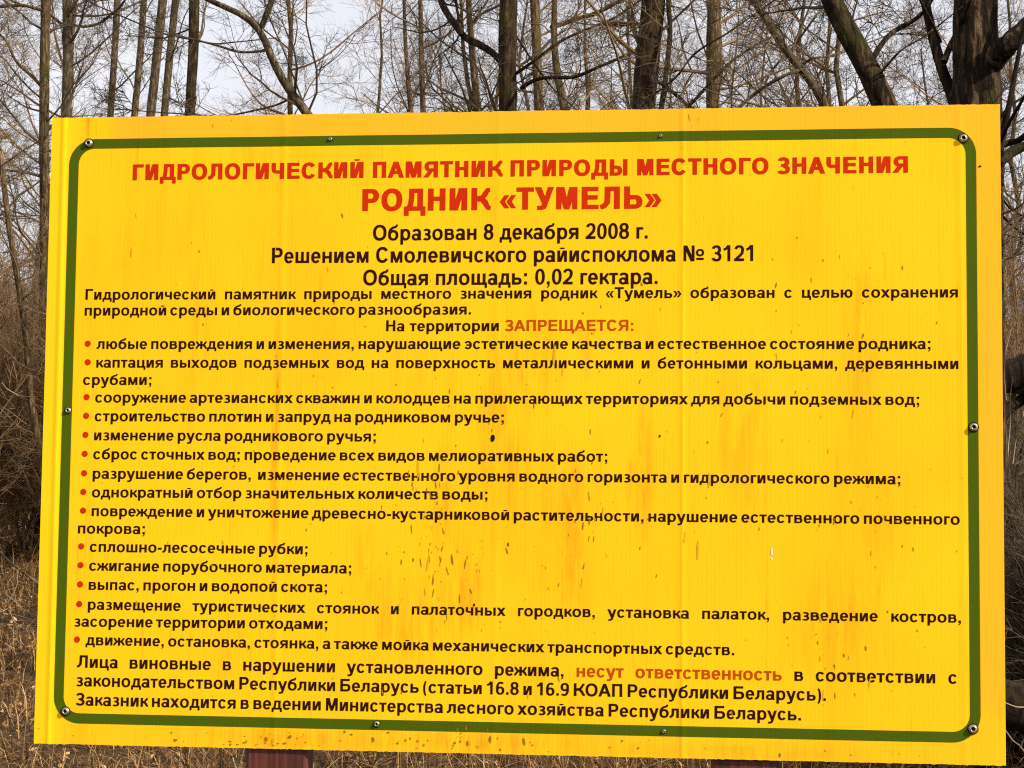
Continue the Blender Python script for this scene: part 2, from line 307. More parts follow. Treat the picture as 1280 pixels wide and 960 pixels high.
     'Ь': lambda: (708, Rr(lu, 0, lu + S, K) + Bowl(lu, 665, 0, 440, S, Bc)),
     'Я': lambda: (722, Rr(722 - lu - S, 0, 722 - lu, K) + LBowl(60, 722 - lu, 262, K, S, Bc) + Dg(8, 0, 230, 300, S * 1.2)),
     '0': lambda: (556, Ring(38, -12, 518, 724, s, b)),
     '1': lambda: (556, Rr(255, 0, 255 + s, 724) + Stroke([(75, 520), (180, 560), (300, 690)], [b * 1.1, b * 1.1, b * 1.2])),
     '2': lambda: (556, Ring(38, 280, 512, 724, s, b, -40, 168) + Stroke([(440, 395), (330, 270), (190, 150), (100, 55)], [s * .95, s * .95, s * .95, s * .9]) + Rr(25, 0, 512, b * 1.15)),
     '3': lambda: (556, Ring(42, 320, 498, 724, s, b, -80, 165) + Ring(30, -12, 520, 405, s, b, 195 - 360, 90) + Rr(190, 318, 300, 318 + b * .85)),
     '6': lambda: (556, Ring(36, -12, 520, 455, s, b) + Ring(36, -12, 560, 724, s, b, 78, 190) + Ring(36, 380, 515, 724, s, b, 25, 100)),
     '8': lambda: (556, Ring(52, 330, 504, 724, s, b * .95) + Ring(32, -12, 524, 418, s, b * .95)),
     '9': lambda: (556, Ring(36, 257, 520, 724, s, b) + Ring(-4, -12, 520, 724, s, b, -102, 10) + Ring(41, -12, 520, 332, s, b, 205, 280)),
     '№': lambda: (1130, Rr(70, 0, 70 + S * .9, K) + Rr(610 - S * .9, 0, 610, K) + Pg((70, K), (70 + S * 1.2, K), (610, 0), (610 - S * 1.2, 0)) + Ring(680, 220, 1080, 560, s * .75, b * .8) + Rr(700, 60, 1060, 60 + b * .9)),
     '«': lambda: (556, sum([Pg((x, 262), (x + 150, 470), (x + 150 + s * .9, 470), (x + s * .95, 262)) + Pg((x + s * .95, 262), (x + 150 + s * .9, 50), (x + 150, 50), (x, 262)) for x in (30, 250)], [])),
     '»': lambda: (556, sum([Pg((x, 470), (x + s * .9, 470), (x + 150 + s * .95, 262), (x + 150, 262)) + Pg((x + 150, 262), (x + 150 + s * .95, 262), (x + s * .9, 50), (x, 50)) for x in (30, 250)], [])),
     '.': lambda: (278, Rr(72, 0, 72 + s, s)),
     ',': lambda: (278, Rr(64, 0, 64 + s, s) + Stroke([(64 + s * .75, 20), (64 + s * .7, -60), (64 + s * .1, -140)], [s * .5, s * .5, s * .35])),
     ':': lambda: (333, Rr(98, 0, 98 + s, s) + Rr(98, X - s, 98 + s, X)),
     ';': lambda: (333, Rr(98, 0, 98 + s, s) + Rr(98, X - s, 98 + s, X) + Stroke([(98 + s * .75, 20), (98 + s * .7, -60), (98 + s * .1, -140)], [s * .5, s * .5, s * .35])),
     '-': lambda: (333, Rr(40, 190, 293, 190 + s * .95)),
     '(': lambda: (333, Ring(55, -220, 520, 740, s * .85, 90, 112, 248, 12, 2.0)),
     ')': lambda: (333, Ring(-187, -220, 278, 740, s * .85, 90, -68, 68, 12, 2.0)),
    }
    if ch in 'йЙ':
        a, p = g['и' if ch == 'й' else 'И'](); return a, p + Breve(a / 2, 575 if ch == 'й' else 765, 140, 95)
    if ch == ' ': return 278, []
    return g[ch]()
_cache = {}
def glyph_tris(ch, H):
    if (ch, H) in _cache: return _cache[(ch, H)]
    adv, polys = glyph(ch, H); V = []; F = []
    for p in polys:
        ar = sum(p[i][0] * p[(i + 1) % len(p)][1] - p[(i + 1) % len(p)][0] * p[i][1] for i in range(len(p)))
        if abs(ar) < 1: continue
        if ar < 0: p = p[::-1]
        F.append(list(range(len(V), len(V) + len(p)))); V += [Vector(q) for q in p]
    if V:
        ov, oe, of, a, b_, fo = delaunay_2d_cdt(V, [], F, 0, 1e-3)
        tr = [f for f, src in zip(of, fo) if len(src)]
        res = (adv, np.array([[v.x, v.y] for v in ov]), np.array([f if (ov[f[1]] - ov[f[0]]).cross(ov[f[2]] - ov[f[0]]) > 0 else f[::-1] for f in tr], int), min(v.x for v in ov), max(v.x for v in ov))
    else: res = (adv, None, None, 0, 0)
    _cache[(ch, H)] = res; return res

# ---------------------------------------------------------------- the information sign
def bow(u, v):
    """slight unevenness of the plastic sheet (metres towards the viewer)"""
    z = 0.0016 * np.sin(u * 3.1 + 0.4) * np.cos(v * 2.2) + 0.0004 * np.sin(u * 23 + 1.0) * (1 + .4 * np.sin(v * 4))
    for u0, a, wd in ((-0.728, 0.0011, 0.0045), (-0.365, 0.0005, 0.006), (0.268, 0.0006, 0.004), (-0.02, 0.0003, 0.006), (0.69, 0.0004, 0.005)):
        z = z + a * np.exp(-((u - u0 + 0.003 * v) / wd) ** 2)
    return z
gz = 0.0
sign = empty('information_sign'); sign.matrix_world = Matrix.Translation((SIGNC.x, SIGNC.y, gz)) @ SIGNM.to_3x3().to_4x4()
tag(sign, 'large yellow information board with green border and Cyrillic rules, on two red-brown wooden posts', 'sign')
SH = SIGNC.z - gz                       # height of the board's centre above ground: local y offset
def surf(name, V2, F, mat, lift, parent=sign):
    V2 = np.asarray(V2, float); z = bow(V2[:, 0], V2[:, 1]) + lift
    o = link(name, mesh_np(name, np.column_stack([V2[:, 0], V2[:, 1] + 0.0, z]), F), mat, parent)
    o.location = (0, SH, 0); return o
def grid(us, vs):
    U, Vv = np.meshgrid(us, vs); V2 = np.column_stack([U.ravel(), Vv.ravel()]); n = len(us)
    F = [[j * n + i, j * n + i + 1, (j + 1) * n + i + 1, (j + 1) * n + i] for j in range(len(vs) - 1) for i in range(n - 1)]
    return V2, np.array(F)
BL, BR, BB, BT = -0.7113, 0.7058, -0.4594, 0.4567        # centre line of the green border
BRAD = 0.034; BW = 0.0157
HW, HH = 0.75, 0.50
# sheet: twin-wall plastic, one closed slab
us = np.unique(np.concatenate([np.linspace(-HW, HW, 420), np.linspace(-.742, -.712, 40), np.linspace(.255, .281, 30), np.linspace(-.385, -.345, 30)]))
vs = np.linspace(-HH, HH, 26)
rngs = np.random.default_rng(5)
V2, F2 = grid(us, vs)
edge = (np.abs(np.abs(V2[:, 1]) - HH) < 1e-6); V2[edge, 1] += rngs.normal(0, 0.0003, edge.sum())
n0 = len(V2); nu, nv = len(us), len(vs); zf = bow(V2[:, 0], V2[:, 1])
V3 = np.concatenate([np.column_stack([V2, zf]), np.column_stack([V2, zf - 0.004])])
ring = [i for i in range(nu)] + [j * nu + nu - 1 for j in range(1, nv)] + [(nv - 1) * nu + i for i in range(nu - 2, -1, -1)] + [j * nu for j in range(nv - 2, 0, -1)]
Fs = [[ring[i], ring[i] + n0, ring[(i + 1) % len(ring)] + n0, ring[(i + 1) % len(ring)]] for i in range(len(ring))]
me = mesh_np('board', V3, np.concatenate([F2, F2[:, ::-1] + n0, np.array(Fs)]))
board = link('board', me, YM, sign); board.location = (0, SH, 0); me.materials.append(EDG)
mi = np.zeros(len(me.polygons), np.int32); mi[len(F2):] = 1; me.polygons.foreach_set('material_index', mi)
# rounded-rectangle rings
def rr_path(inset, n=10):
    x0, x1, y0, y1, r = BL + inset, BR - inset, BB + inset, BT - inset, max(BRAD - inset, 0.004); P = []
    def seg(a, b, m): return [(a[0] + (b[0] - a[0]) * t / m, a[1] + (b[1] - a[1]) * t / m) for t in range(m)]
    for (cx, cy, a0) in ((x1 - r, y1 - r, 0), (x0 + r, y1 - r, 90), (x0 + r, y0 + r, 180), (x1 - r, y0 + r, 270)):
        P += [(cx + r * math.cos(math.radians(a0 + 90 * t / n)), cy + r * math.sin(math.radians(a0 + 90 * t / n))) for t in range(n + 1)]
    Q = []
    for i in range(len(P)):
        a, b = P[i], P[(i + 1) % len(P)]; d = math.dist(a, b); Q += seg(a, b, 500 if d > 0.3 else 1)
    return Q
A, B = rr_path(-BW / 2), rr_path(BW / 2); n = len(A)
surf('green_border', A + B, [[i, (i + 1) % n, n + (i + 1) % n, n + i] for i in range(n)], GRN, 0.00040)
def field():
    P = rr_path(BW / 2 - 0.001); usf = np.unique(np.clip(us, BL + .004, BR - .004)); V = []; F = []
    r = BRAD - BW / 2
    x0, x1, y0, y1 = BL + BW / 2 - .001, BR - BW / 2 + .001, BB + BW / 2 - .001, BT - BW / 2 + .001
    usf = np.unique(np.concatenate([us[(us > x0) & (us < x1)], [x0, x1], x0 + r * (1 - np.cos(np.linspace(0, PI / 2, 8))), x1 - r * (1 - np.cos(np.linspace(0, PI / 2, 8)))]))
    m = 24
    for u in usf:
        d = min(u - x0, x1 - u); c = 0 if d > r else r - math.sqrt(max(r * r - (r - d) ** 2, 0))
        for k in range(m): V.append((u, (y0 + c) + (y1 - y0 - 2 * c) * k / (m - 1)))
    for i in range(len(usf) - 1):
        for k in range(m - 1): F.append([i * m + k, (i + 1) * m + k, (i + 1) * m + k + 1, i * m + k + 1])
    surf('yellow_field', V, F, YEL, 0.00015)
field()
def text_run(words, u0, u1, v, cap, heavy=False, justify=False, xs=None, v1=None, lift=0.00045):
    """words: [(text, material)], set between u0 and u1 on baseline v. returns nothing, makes one part per run"""
    k = cap / 716.0; full = ''.join(t for t, _ in words); H = heavy
    tr = {c: glyph_tris(c, H) for c in set(full)}
    first, last = full[0], full[-1]
    lead = tr[first][3]; trail = tr[last][0] - tr[last][4]
    nat = sum(tr[c][0] for c in full if c != ' '); nsp = full.count(' ')
    if justify:
        ks = xs * k; sp = ((u1 - u0) - (nat - lead - trail) * ks) / nsp / ks
    else:
        sp = 278 * (xs or 1.0); ks = (u1 - u0) / (nat + sp * nsp - lead - trail)
    x = u0 - lead * ks; tot = u1 - u0
    for t, m in words:
        V = []; F = []; cnt = 0
        for c in t:
            adv, gv, gf, _, _ = tr[c]
            if gv is not None:
                P = np.column_stack([x + gv[:, 0] * ks, v + ((v1 - v) if v1 is not None else 0) * (x + gv[:, 0] * ks - u0) / tot + gv[:, 1] * k])
                V.append(P); F.append(gf + cnt); cnt += len(P)
            x += (sp if c == ' ' else adv) * ks
        surf('heading_text' if heavy else 'text_line', np.concatenate(V), np.concatenate(F), m, lift)
def T(s, m=None): return [(s, m or TXT)]
mm = 0.001
text_run(T('ГИДРОЛОГИЧЕСКИЙ ПАМЯТНИК ПРИРОДЫ МЕСТНОГО ЗНАЧЕНИЯ', RED), -.6134, .6108, .3967, .0257, True, v1=.3953)
text_run(T('РОДНИК «ТУМЕЛЬ»', RED), -.238, .234, .3433, .0352, True)
text_run(T('Образован 8 декабря 2008 г.'), -.2201, .2127, .2963, .0247)
text_run(T('Решением Смолевичского райиспоклома № 3121'), -.3825, .3754, .2613, .0247, v1=.2600)
text_run(T('Общая площадь: 0,02 гектара.'), -.2346, .2285, .2251, .0247)
BCAP = .0173; BX = None
body = [
 ('Гидрологический памятник природы местного значения родник «Тумель» образован с целью сохранения', -.6862, .6846, .2041, 'j', .2026),
 ('природной среды и биологического разнообразия.', -.6868, -.0625, .1785, '', None),
 ('любые повреждения и изменения, нарушающие эстетические качества и естественное состояние родника;', -.6661, .6431, .1248, 'b', .1236),
 ('каптация выходов подземных вод на поверхность металлическими и бетонными кольцами, деревянными', -.6653, .6846, .0950, 'bj', .0933),
 ('срубами;', -.6862, -.574, .0673, '', None),
 ('сооружение артезианских скважин и колодцев на прилегающих территориях для добычи подземных вод;', -.6655, .6258, .0392, 'b', .0384),
 ('строительство плотин и запруд на родниковом ручье;', -.6655, -.0089, .0093, 'b', None),
 ('изменение русла родникового ручья;', -.6657, -.2105, -.0211, 'b', None),
 ('сброс сточных вод; проведение всех видов мелиоративных работ;', -.6661, .1524, -.0512, 'b', -.0506),
 ('разрушение берегов,  изменение естественного уровня водного горизонта и гидрологического режима;', -.6662, .597, -.0821, 'b', None),
 ('однократный отбор значительных количеств воды;', -.6666, -.0332, -.1118, 'b', -.1105),
 ('повреждение и уничтожение древесно-кустарниковой растительности, нарушение естественного почвенного', -.6662, .685, -.1415, 'b', -.1423),
 ('покрова;', -.6878, -.5787, -.1692, '', None),
 ('сплошно-лесосечные рубки;', -.6676, -.316, -.1980, 'b', None),
 ('сжигание порубочного материала;', -.6677, -.246, -.2278, 'b', -.2270),
 ('выпас, прогон и водопой скота;', -.6677, -.2838, -.2580, 'b', -.2568),
 ('размещение туристических стоянок и палаточных городков, установка палаток, разведение костров,', -.6681, .6855, -.2890, 'bj', -.2892),
 ('засорение территории отходами;', -.6897, -.2823, -.3160, '', -.3138),
 ('движение, остановка, стоянка, а также мойка механических транспортных средств.', -.6701, .3475, -.3448, 'b', -.3434),
]
JX = {0: 1.038, 3: 1.038, 16: 1.040}
for i, (s, a, b_, v, fl, v1) in enumerate(body):
    if 'j' in fl: text_run(T(s), a, b_, v, BCAP, False, True, JX.get(i, 1.1), v1)
    else: text_run(T(s), a, b_, v, BCAP, False, False, 0.62 if b_ - a > .3 else 1, v1)
    if 'b' in fl:
        q = [(-.6797, .0078)] if i != 3 else [(-.6797, .0078)]
        uc = a - 0.0143; vc = v + 0.0085
        P = [(uc + .0050 * math.cos(t * PI / 10), vc + .0050 * math.sin(t * PI / 10)) for t in range(20)] + [(uc, vc)]
        surf('bullet', P, [[t, (t + 1) % 20, 20] for t in range(20)], RED, 0.00045)
text_run([('На территории ', TXT), ('ЗАПРЕЩАЕТСЯ:', ORR)], -.1967, .1914, .1524, BCAP)
text_run([('Лица виновные в нарушении установленного режима, ', TXT), ('несут ответственность', ORR), (' в соответствии с', TXT)], -.6835, .679, -.3802, .0194, False, True, .998)
text_run(T('законодательством Республики Беларусь (статьи 16.8 и 16.9 КОАП Республики Беларусь).'), -.6835, .485, -.4093, .0194, False, False, .64)
text_run(T('Заказник находится в ведении Министерства лесного хозяйства Республики Беларусь.'), -.6835, .4477, -.4393, .0194, False, False, .64)

# grime and rust drips, small irregular flecks lying on the film
def flecks(name, mat, spots, lift):
    V = []; F = []; r = np.random.default_rng(11 if name == 'grime_fleck' else 17)
    for (u, v, su, sv, n, w0, h0) in spots:
        for _ in range(int(n * (.62 if name == 'grime_fleck' else .22))):
            cu, cv = u + r.normal(0, su), v + r.normal(0, sv)
            if abs(cu) > .745 or abs(cv) > .495: continue
            e = min(r.lognormal(-.35, .5), 1.7); a, b = w0 * .8 * e * r.uniform(.6, 1.1), h0 * e * r.uniform(.4, 1.5); ph = r.normal(0, .16); base_i = len(V); k = 9
            for q in range(k):
                t = q / k * 2 * PI; rad = r.uniform(.55, 1.2)
                lx, ly = a * rad * math.cos(t), b * rad * math.sin(t); V.append((cu + lx * math.cos(ph) - ly * math.sin(ph), cv + lx * math.sin(ph) + ly * math.cos(ph)))
            F += [[base_i, base_i + q, base_i + q + 1] for q in range(1, k - 1)]
    V = np.array(V); V[:, 0] = np.clip(V[:, 0], -.7495, .7495); V[:, 1] = np.clip(V[:, 1], -.4985, .4985)
    o = surf(name, V, F, mat, lift); tag(o, kind='stuff'); return o
mmG = [(-.02, -.03, .10, .12, 60, .0009, .0030), (.05, -.20, .14, .10, 90, .0009, .0036), (-.12, -.22, .04, .05, 40, .0010, .0042), (-.30, -.28, .05, .07, 22, .0010, .0028),
       (.50, -.20, .09, .20, 90, .0009, .0030), (.55, .10, .09, .16, 50, .0008, .0028), (.30, .12, .10, .14, 40, .0008, .0030), (-.45, .1, .15, .2, 36, .0008, .0026),
       (-.40, -.05, .15, .2, 30, .0008, .0026), (-.30, -.485, .17, .008, 70, .0022, .0018), (.0, -.487, .35, .006, 50, .0018, .0014), (-.07, -.478, .03, .010, 28, .0016, .0040),
       (.45, -.36, .05, .04, 24, .0010, .0024), (.0, .05, .5, .3, 70, .0007, .0020), (-.12, -.13, .012, .03, 22, .0009, .0034), (.12, .17, .004, .02, 8, .0010, .0026)]
mmG += [(-.11, -.19, .012, .05, 26, .0012, .006), (-.075, -.25, .016, .04, 22, .0013, .006), (-.15, -.09, .004, .03, 12, .0010, .007), (.115, -.15, .006, .04, 14, .0010, .006), (.50, -.32, .03, .05, 26, .0010, .003), (-.39, -.492, .05, .002, 26, .0045, .0010)]
mmO = [(-.13, -.10, .010, .06, 24, .0016, .010), (.12, -.14, .02, .06, 22, .0016, .011), (.26, -.12, .03, .09, 26, .0014, .010), (-.37, .02, .004, .16, 26, .0016, .012),
       (.53, .02, .03, .15, 30, .0015, .010), (.48, -.28, .05, .08, 36, .0015, .008), (-.12, -.21, .02, .03, 22, .0018, .012), (.42, .12, .008, .04, 12, .0014, .010),
       (-.405, .49, .12, .004, 16, .0012, .006), (.29, .485, .012, .006, 10, .0012, .006), (-.688, .474, .001, .008, 5, .0008, .005), (.06, .06, .05, .06, 22, .0014, .009),
       (-.4, -.484, .10, .006, 26, .0018, .004), (-.6, .30, .05, .08, 12, .0012, .006), (-.2, .25, .06, .06, 14, .0012, .006)]
flecks('rust_fleck', STO, mmO, 0.0006); flecks('grime_fleck', STN, mmG, 0.0007)

# screws: hollow rivet-like heads with dark sockets
def lathe(prof, n=20):
    V = []; F = []
    for (r, z) in prof: V += [(r * math.cos(t * 2 * PI / n), r * math.sin(t * 2 * PI / n), z) for t in range(n)]
    for j in range(len(prof) - 1):
        for t in range(n): F.append([j * n + t, j * n + (t + 1) % n, (j + 1) * n + (t + 1) % n, (j + 1) * n + t])
    return np.array(V), np.array(F)
scr_v, scr_f = lathe([(.0078, 0), (.0080, .0012), (.0066, .0020), (.0062, .0030), (.0056, .0052), (.0046, .0058), (.0036, .0054), (.0032, .0030)])
sck_v, sck_f = lathe([(.0034, .0032), (.0020, .0028), (.0001, .0027)], 12)
dsr_v, dsr_f = lathe([(.0098, -.0002), (.0097, .0006), (.0078, .0009)]); mdsr = mesh_np('dent_shade_ring', dsr_v, dsr_f)  # dark ring stands in for the shaded dent around each screw
ms, mk = mesh_np('screw', scr_v, scr_f, True), mesh_np('socket', sck_v, sck_f)
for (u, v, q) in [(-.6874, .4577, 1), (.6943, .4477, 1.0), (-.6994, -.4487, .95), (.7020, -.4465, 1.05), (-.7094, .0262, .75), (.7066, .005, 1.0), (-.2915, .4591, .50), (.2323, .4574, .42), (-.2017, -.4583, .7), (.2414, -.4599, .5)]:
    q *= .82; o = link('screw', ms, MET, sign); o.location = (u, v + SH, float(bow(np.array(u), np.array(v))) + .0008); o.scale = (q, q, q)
    k = link('socket', mk, BLK, o); k = link('dent_shade_ring', mdsr, BLK, o)
# punctures in the sheet (dark pits with a torn rim)
for (u, v, a, b) in [(-.0261, -.0154, .0042, .0066), (.2332, -.0105, .0020, .0024), (.0, -.1795, .0012, .0035), (-.052, -.273, .0022, .0028), (.7192, .4041, .0032, .0014)]:
    r = np.random.default_rng(int(abs(u) * 1e5)); P = [(u + a * .8 * r.uniform(.7, 1.1) * math.cos(t), v + b * r.uniform(.75, 1.1) * math.sin(t)) for t in np.linspace(0, 2 * PI, 12, endpoint=False)]
    surf('puncture', P, [[0, i, i + 1] for i in range(1, 11)], BLK, 0.0008)
PW = new_mat('bare_plastic', (0.75, 0.72, 0.66), 0.5)
for (u, v, a, b) in [(.404, -.186, .0016, .0055), (.404, -.197, .0018, .0018)]:
    P = [(u + a * math.cos(t), v + b * math.sin(t)) for t in np.linspace(0, 2 * PI, 10, endpoint=False)]
    surf('scratch', P, [[0, i, i + 1] for i in range(1, 9)], PW, 0.0006)
# posts: planks behind the board, standing in the ground
def post(u0, u1, top):
    r = np.random.default_rng(int(u0 * 1e4) % 97); ns = 26; ys = np.linspace(-SH - .25, top, ns); V = []; F = []
    prof = [(u0, -.010), (u0 + .006, -.0055), (u1 - .006, -.0055), (u1, -.010), (u1, -.052), (u0, -.052)]
    for y in ys:
        dx, dz = r.normal(0, .0006), -abs(r.normal(0, .0004))
        V += [(x + dx, y, z + dz) for x, z in prof]
    k = len(prof)
    for j in range(ns - 1):
        for t in range(k): F.append([j * k + t, (j + 1) * k + t, (j + 1) * k + (t + 1) % k, j * k + (t + 1) % k])
    V = np.array(V); F = [f[::-1] for f in F] + [[0, 1, 2, 3], [0, 3, 4, 5], [(ns - 1) * k + q for q in (3, 2, 1, 0)], [(ns - 1) * k + q for q in (5, 4, 3, 0)]]
    # object axes: x across, y depth, z along the grain
    M3 = np.column_stack([V[:, 0], -V[:, 2], V[:, 1]])
    o = link('post', mesh_np('post', M3, np.array(F)), WOOD, sign); o.location = (0, SH, 0); o.rotation_euler.x = -PI / 2
    return o
post(-.4100, -.3115, .46); post(.3120, .4140, .46)

# ---------------------------------------------------------------- ground
def gh(x, y):
    """height of the ground: level by the sign, a bank rising into the wood"""
    x = np.asarray(x, float); y = np.asarray(y, float)
    z = np.interp(y, [-60, 9.5, 12, 17, 23, 30, 60, 400], [0, 0, .28, .80, 1.42, 1.86, 2.5, 4])
    return z + .10 * np.sin(x * .9 + y * .5) * np.clip((y - 5) / 10, 0, 1) + .05 * np.sin(x * 2.3 - y * 1.7) + .14 * np.sin(x * .31 + 1) * np.clip((y - 12) / 12, 0, 1)
sign.location.z = 0
ys = np.concatenate([np.linspace(-60, -8, 10), np.linspace(-6, 40, 150), np.linspace(42, 400, 60)]); xs = np.concatenate([np.linspace(-300, -22, 24), np.linspace(-20, 20, 130), np.linspace(22, 300, 24)])
XX, YY = np.meshgrid(xs, ys); rg = np.random.default_rng(3)
ZZ = gh(XX, YY) + rg.normal(0, .012, XX.shape)
nx = len(xs); Fg = np.array([[j * nx + i, j * nx + i + 1, (j + 1) * nx + i + 1, (j + 1) * nx + i] for j in range(len(ys) - 1) for i in range(nx - 1)])
GM = new_mat('leaf_strewn_soil', (0.12, 0.08, 0.05), 0.95, 0.1); gv = objco(GM)
base(GM, ramp(GM, noise(GM, gv, 9, 8, 0.75), [(0.32, (0.022, 0.013, 0.007)), (0.5, (0.075, 0.045, 0.022)), (0.68, (0.17, 0.105, 0.05))])); bump(GM, noise(GM, gv, 22, 6, .7), 1.0, .05)
tag(link('ground', mesh_np('ground', np.column_stack([XX.ravel(), YY.ravel(), ZZ.ravel()]), Fg, True), GM), kind='structure')

def straw_mat(name, stops, sc):
    m = new_mat(name, (0.3, .22, .12), 0.85, 0.15); g = N(m, 'ShaderNodeNewGeometry')
    base(m, ramp(m, g.outputs['Random Per Island'], stops)); return m
STRAW = straw_mat('dry_grass', [(0.0, (0.045, 0.019, 0.007)), (0.5, (0.16, 0.078, 0.026)), (0.85, (0.36, 0.21, 0.082)), (1.0, (0.56, 0.37, 0.17))], 1)
LEAF = straw_mat('fallen_leaves', [(0.0, (0.040, 0.018, 0.008)), (0.5, (0.17, 0.080, 0.028)), (0.85, (0.36, 0.19, 0.075)), (1.0, (0.55, 0.38, 0.20))], 1)
def fan(r, n, y0, y1, half=0.36, pw=1.0):
    y = y0 + (y1 - y0) * r.uniform(0, 1, n) ** pw; x = r.uniform(-1, 1, n) * (y * half + 1.0); return x, y
def grass(seed, n, y0, y1, hmin, hmax, wd, pw=1.0, clump=0.0, lean=0.8):
    r = np.random.default_rng(seed)
    if clump:
        m = max(1, n // 26); cx, cy = fan(r, m, y0, y1, pw=pw); k = r.integers(0, m, n)
        sz = r.uniform(.5, 1.3, m)[k]; x = cx[k] + r.normal(0, clump, n) * sz; y = cy[k] + r.normal(0, clump, n) * sz
    else: x, y = fan(r, n, y0, y1, pw=pw); sz = np.ones(n)
    h = r.uniform(hmin, hmax, n) * sz; az = r.uniform(0, 2 * PI, n); b = r.uniform(.1, lean, n)
    D = np.column_stack([np.cos(az), np.sin(az), np.zeros(n)]); S = np.column_stack([-np.sin(az), np.cos(az), np.zeros(n)])
    O = np.column_stack([x, y, gh(x, y) - .01]); V = []
    for t, q in ((0, 1), (.45, .85), (.8, .55), (1.0, .12)):
        c = O + D * (h * b * t * t * 1.1)[:, None] + np.array([0, 0, 1]) * (h * (t - .45 * b * t * t))[:, None]
        wv = (wd * q * (1 + y / 22))[:, None]; V += [c - S * wv, c + S * wv]
    V = np.stack(V, 1); i = (np.arange(n) * 8)[:, None]
    F = np.concatenate([i + np.array([a, a + 1, a + 3, a + 2]) for a in (0, 2, 4)])
    return V.reshape(-1, 3), F
gp = [grass(1, 44000, 9, 22, .12, .40, .0015, 1.0, .14, 1.9), grass(2, 9000, 9, 34, .20, .50, .0019, 1.0, .12, 2.3), grass(8, 6000, 9, 24, .28, .60, .0024, 1.0, .25, 2.1), grass(4, 16000, 20, 42, .15, .55, .0022, 1.0, .2, 2.0), grass(6, 5000, 1.5, 9, .05, .25, .0014, .6, .10)]
tag(link('dry_grass', mesh_np('dry_grass', *join(gp)), STRAW), 'matted straw-coloured dead grass covering the ground around the board', 'dry grass', kind='stuff')
r = np.random.default_rng(9); n = 70000; x, y = fan(r, n, 6, 34, pw=.9); sz = r.uniform(.010, .024, n) * (1 + y / 60)
nrm = r.normal(0, .45, (n, 3)) + np.array([0, -.2, 1.0]); nrm /= np.linalg.norm(nrm, axis=1, keepdims=True)
a1 = np.cross(nrm, r.normal(0, 1, (n, 3))); a1 /= np.linalg.norm(a1, axis=1, keepdims=True); a2 = np.cross(nrm, a1)
O = np.column_stack([x, y, gh(x, y) + r.uniform(0, .07, n)]); s_ = sz[:, None]
Vl = np.stack([O - a1 * s_, O - a2 * s_ * .55, O + a1 * s_, O + a2 * s_ * .55], 1)
tag(link('leaf_litter', mesh_np('leaf_litter', Vl.reshape(-1, 3), np.arange(n * 4).reshape(n, 4)), LEAF), 'brown fallen leaves strewn over the bank behind the board', 'leaf litter', kind='stuff')

# ---------------------------------------------------------------- trees
def grow(r, P, R, n, t0, t1, length, ang, npts, up=0.0, wig=0.15, rf=0.55, tip=0.35, lvar=0.4, shrink=0.5, rmin=0.002, asd=14, rmax=1.0):
    N_, K_ = R.shape; M = N_ * n; par = np.repeat(np.arange(N_), n)
    t = r.uniform(t0, t1, M); f = t * (K_ - 1); i = np.minimum(f.astype(int), K_ - 2); fr = (f - i)[:, None]
    p = P[par, i] * (1 - fr) + P[par, i + 1] * fr; rad = R[par, i] * (1 - fr[:, 0]) + R[par, i + 1] * fr[:, 0]
    T = P[par, i + 1] - P[par, i]; T /= np.linalg.norm(T, axis=1, keepdims=True) + 1e-9
    q = np.cross(T, r.normal(0, 1, (M, 3))); q /= np.linalg.norm(q, axis=1, keepdims=True) + 1e-9
    a = np.radians(r.normal(ang, asd, M))[:, None]; d = np.cos(a) * T + np.sin(a) * q
    Ln = length * (1 - shrink * (t - t0) / max(t1 - t0, 1e-6)) * r.uniform(1 - lvar, 1 + lvar, M)
    st = (Ln / (npts - 1))[:, None]; out = [p]
    for _ in range(npts - 1):
        d = d + wig * r.normal(0, 1, (M, 3)) + np.array([0, 0, up]); d /= np.linalg.norm(d, axis=1, keepdims=True) + 1e-9
        out.append(out[-1] + d * st)
    r0 = np.minimum(np.maximum(rad * rf * r.uniform(.6, 1.1, M), rmin), rmax)
    return np.stack(out, 1), r0[:, None] * np.linspace(1, tip, npts)[None]
def hero_crown(seed, P, R, plan):
    r = np.random.default_rng(seed); out = []; cur = (P, R)
    for (n, t0, t1, ln, ang, npts, up, wig, rf, rmin, k) in plan:
        cur = grow(r, cur[0], cur[1], n, t0, t1, ln, ang, npts, up, wig, rf, rmin=rmin); out.append(tubes(*cur, k))
    return out
def px(x, y, dist):
    """point of the place seen at (x, y) of the 1280 px wide photograph at forward distance dist"""
    d = CAMR @ Vector(((x - 640) / FOCAL, (480 - y) / FOCAL, -1)); return CAMP + d * (dist / d.y)
def smooth_path(pts, m):
    P = np.array(pts, float); t = np.concatenate([[0], np.cumsum(np.linalg.norm(np.diff(P, axis=0), axis=1))]); tt = np.linspace(0, t[-1], m)
    Q = np.column_stack([np.interp(tt, t, P[:, c]) for c in range(P.shape[1])])
    for _ in range(2): Q[1:-1] = Q[1:-1] * .5 + (Q[:-2] + Q[2:]) * .25
    return Q
def bark_tube(pts, k=14, m=60, seed=0, rough=0.06):
    """pts rows x,y,z,r -> roughened tube"""
    Q = smooth_path(pts, m); r = np.random.default_rng(seed); V, F = tubes(Q[None, :, :3], Q[None, :, 3], k)
    c = np.repeat(Q[:, :3], k, 0); d = V - c; th = np.tile(np.arange(k) * 2 * PI / k, m); s = np.repeat(np.linspace(0, 1, m), k)
    f = 1 + rough * (np.sin(3 * th + 9 * s + seed) * .6 + np.sin(5 * th - 23 * s + 2 * seed) * .4) + r.normal(0, rough * .45, len(V))
    return c + d * f[:, None], F, Q
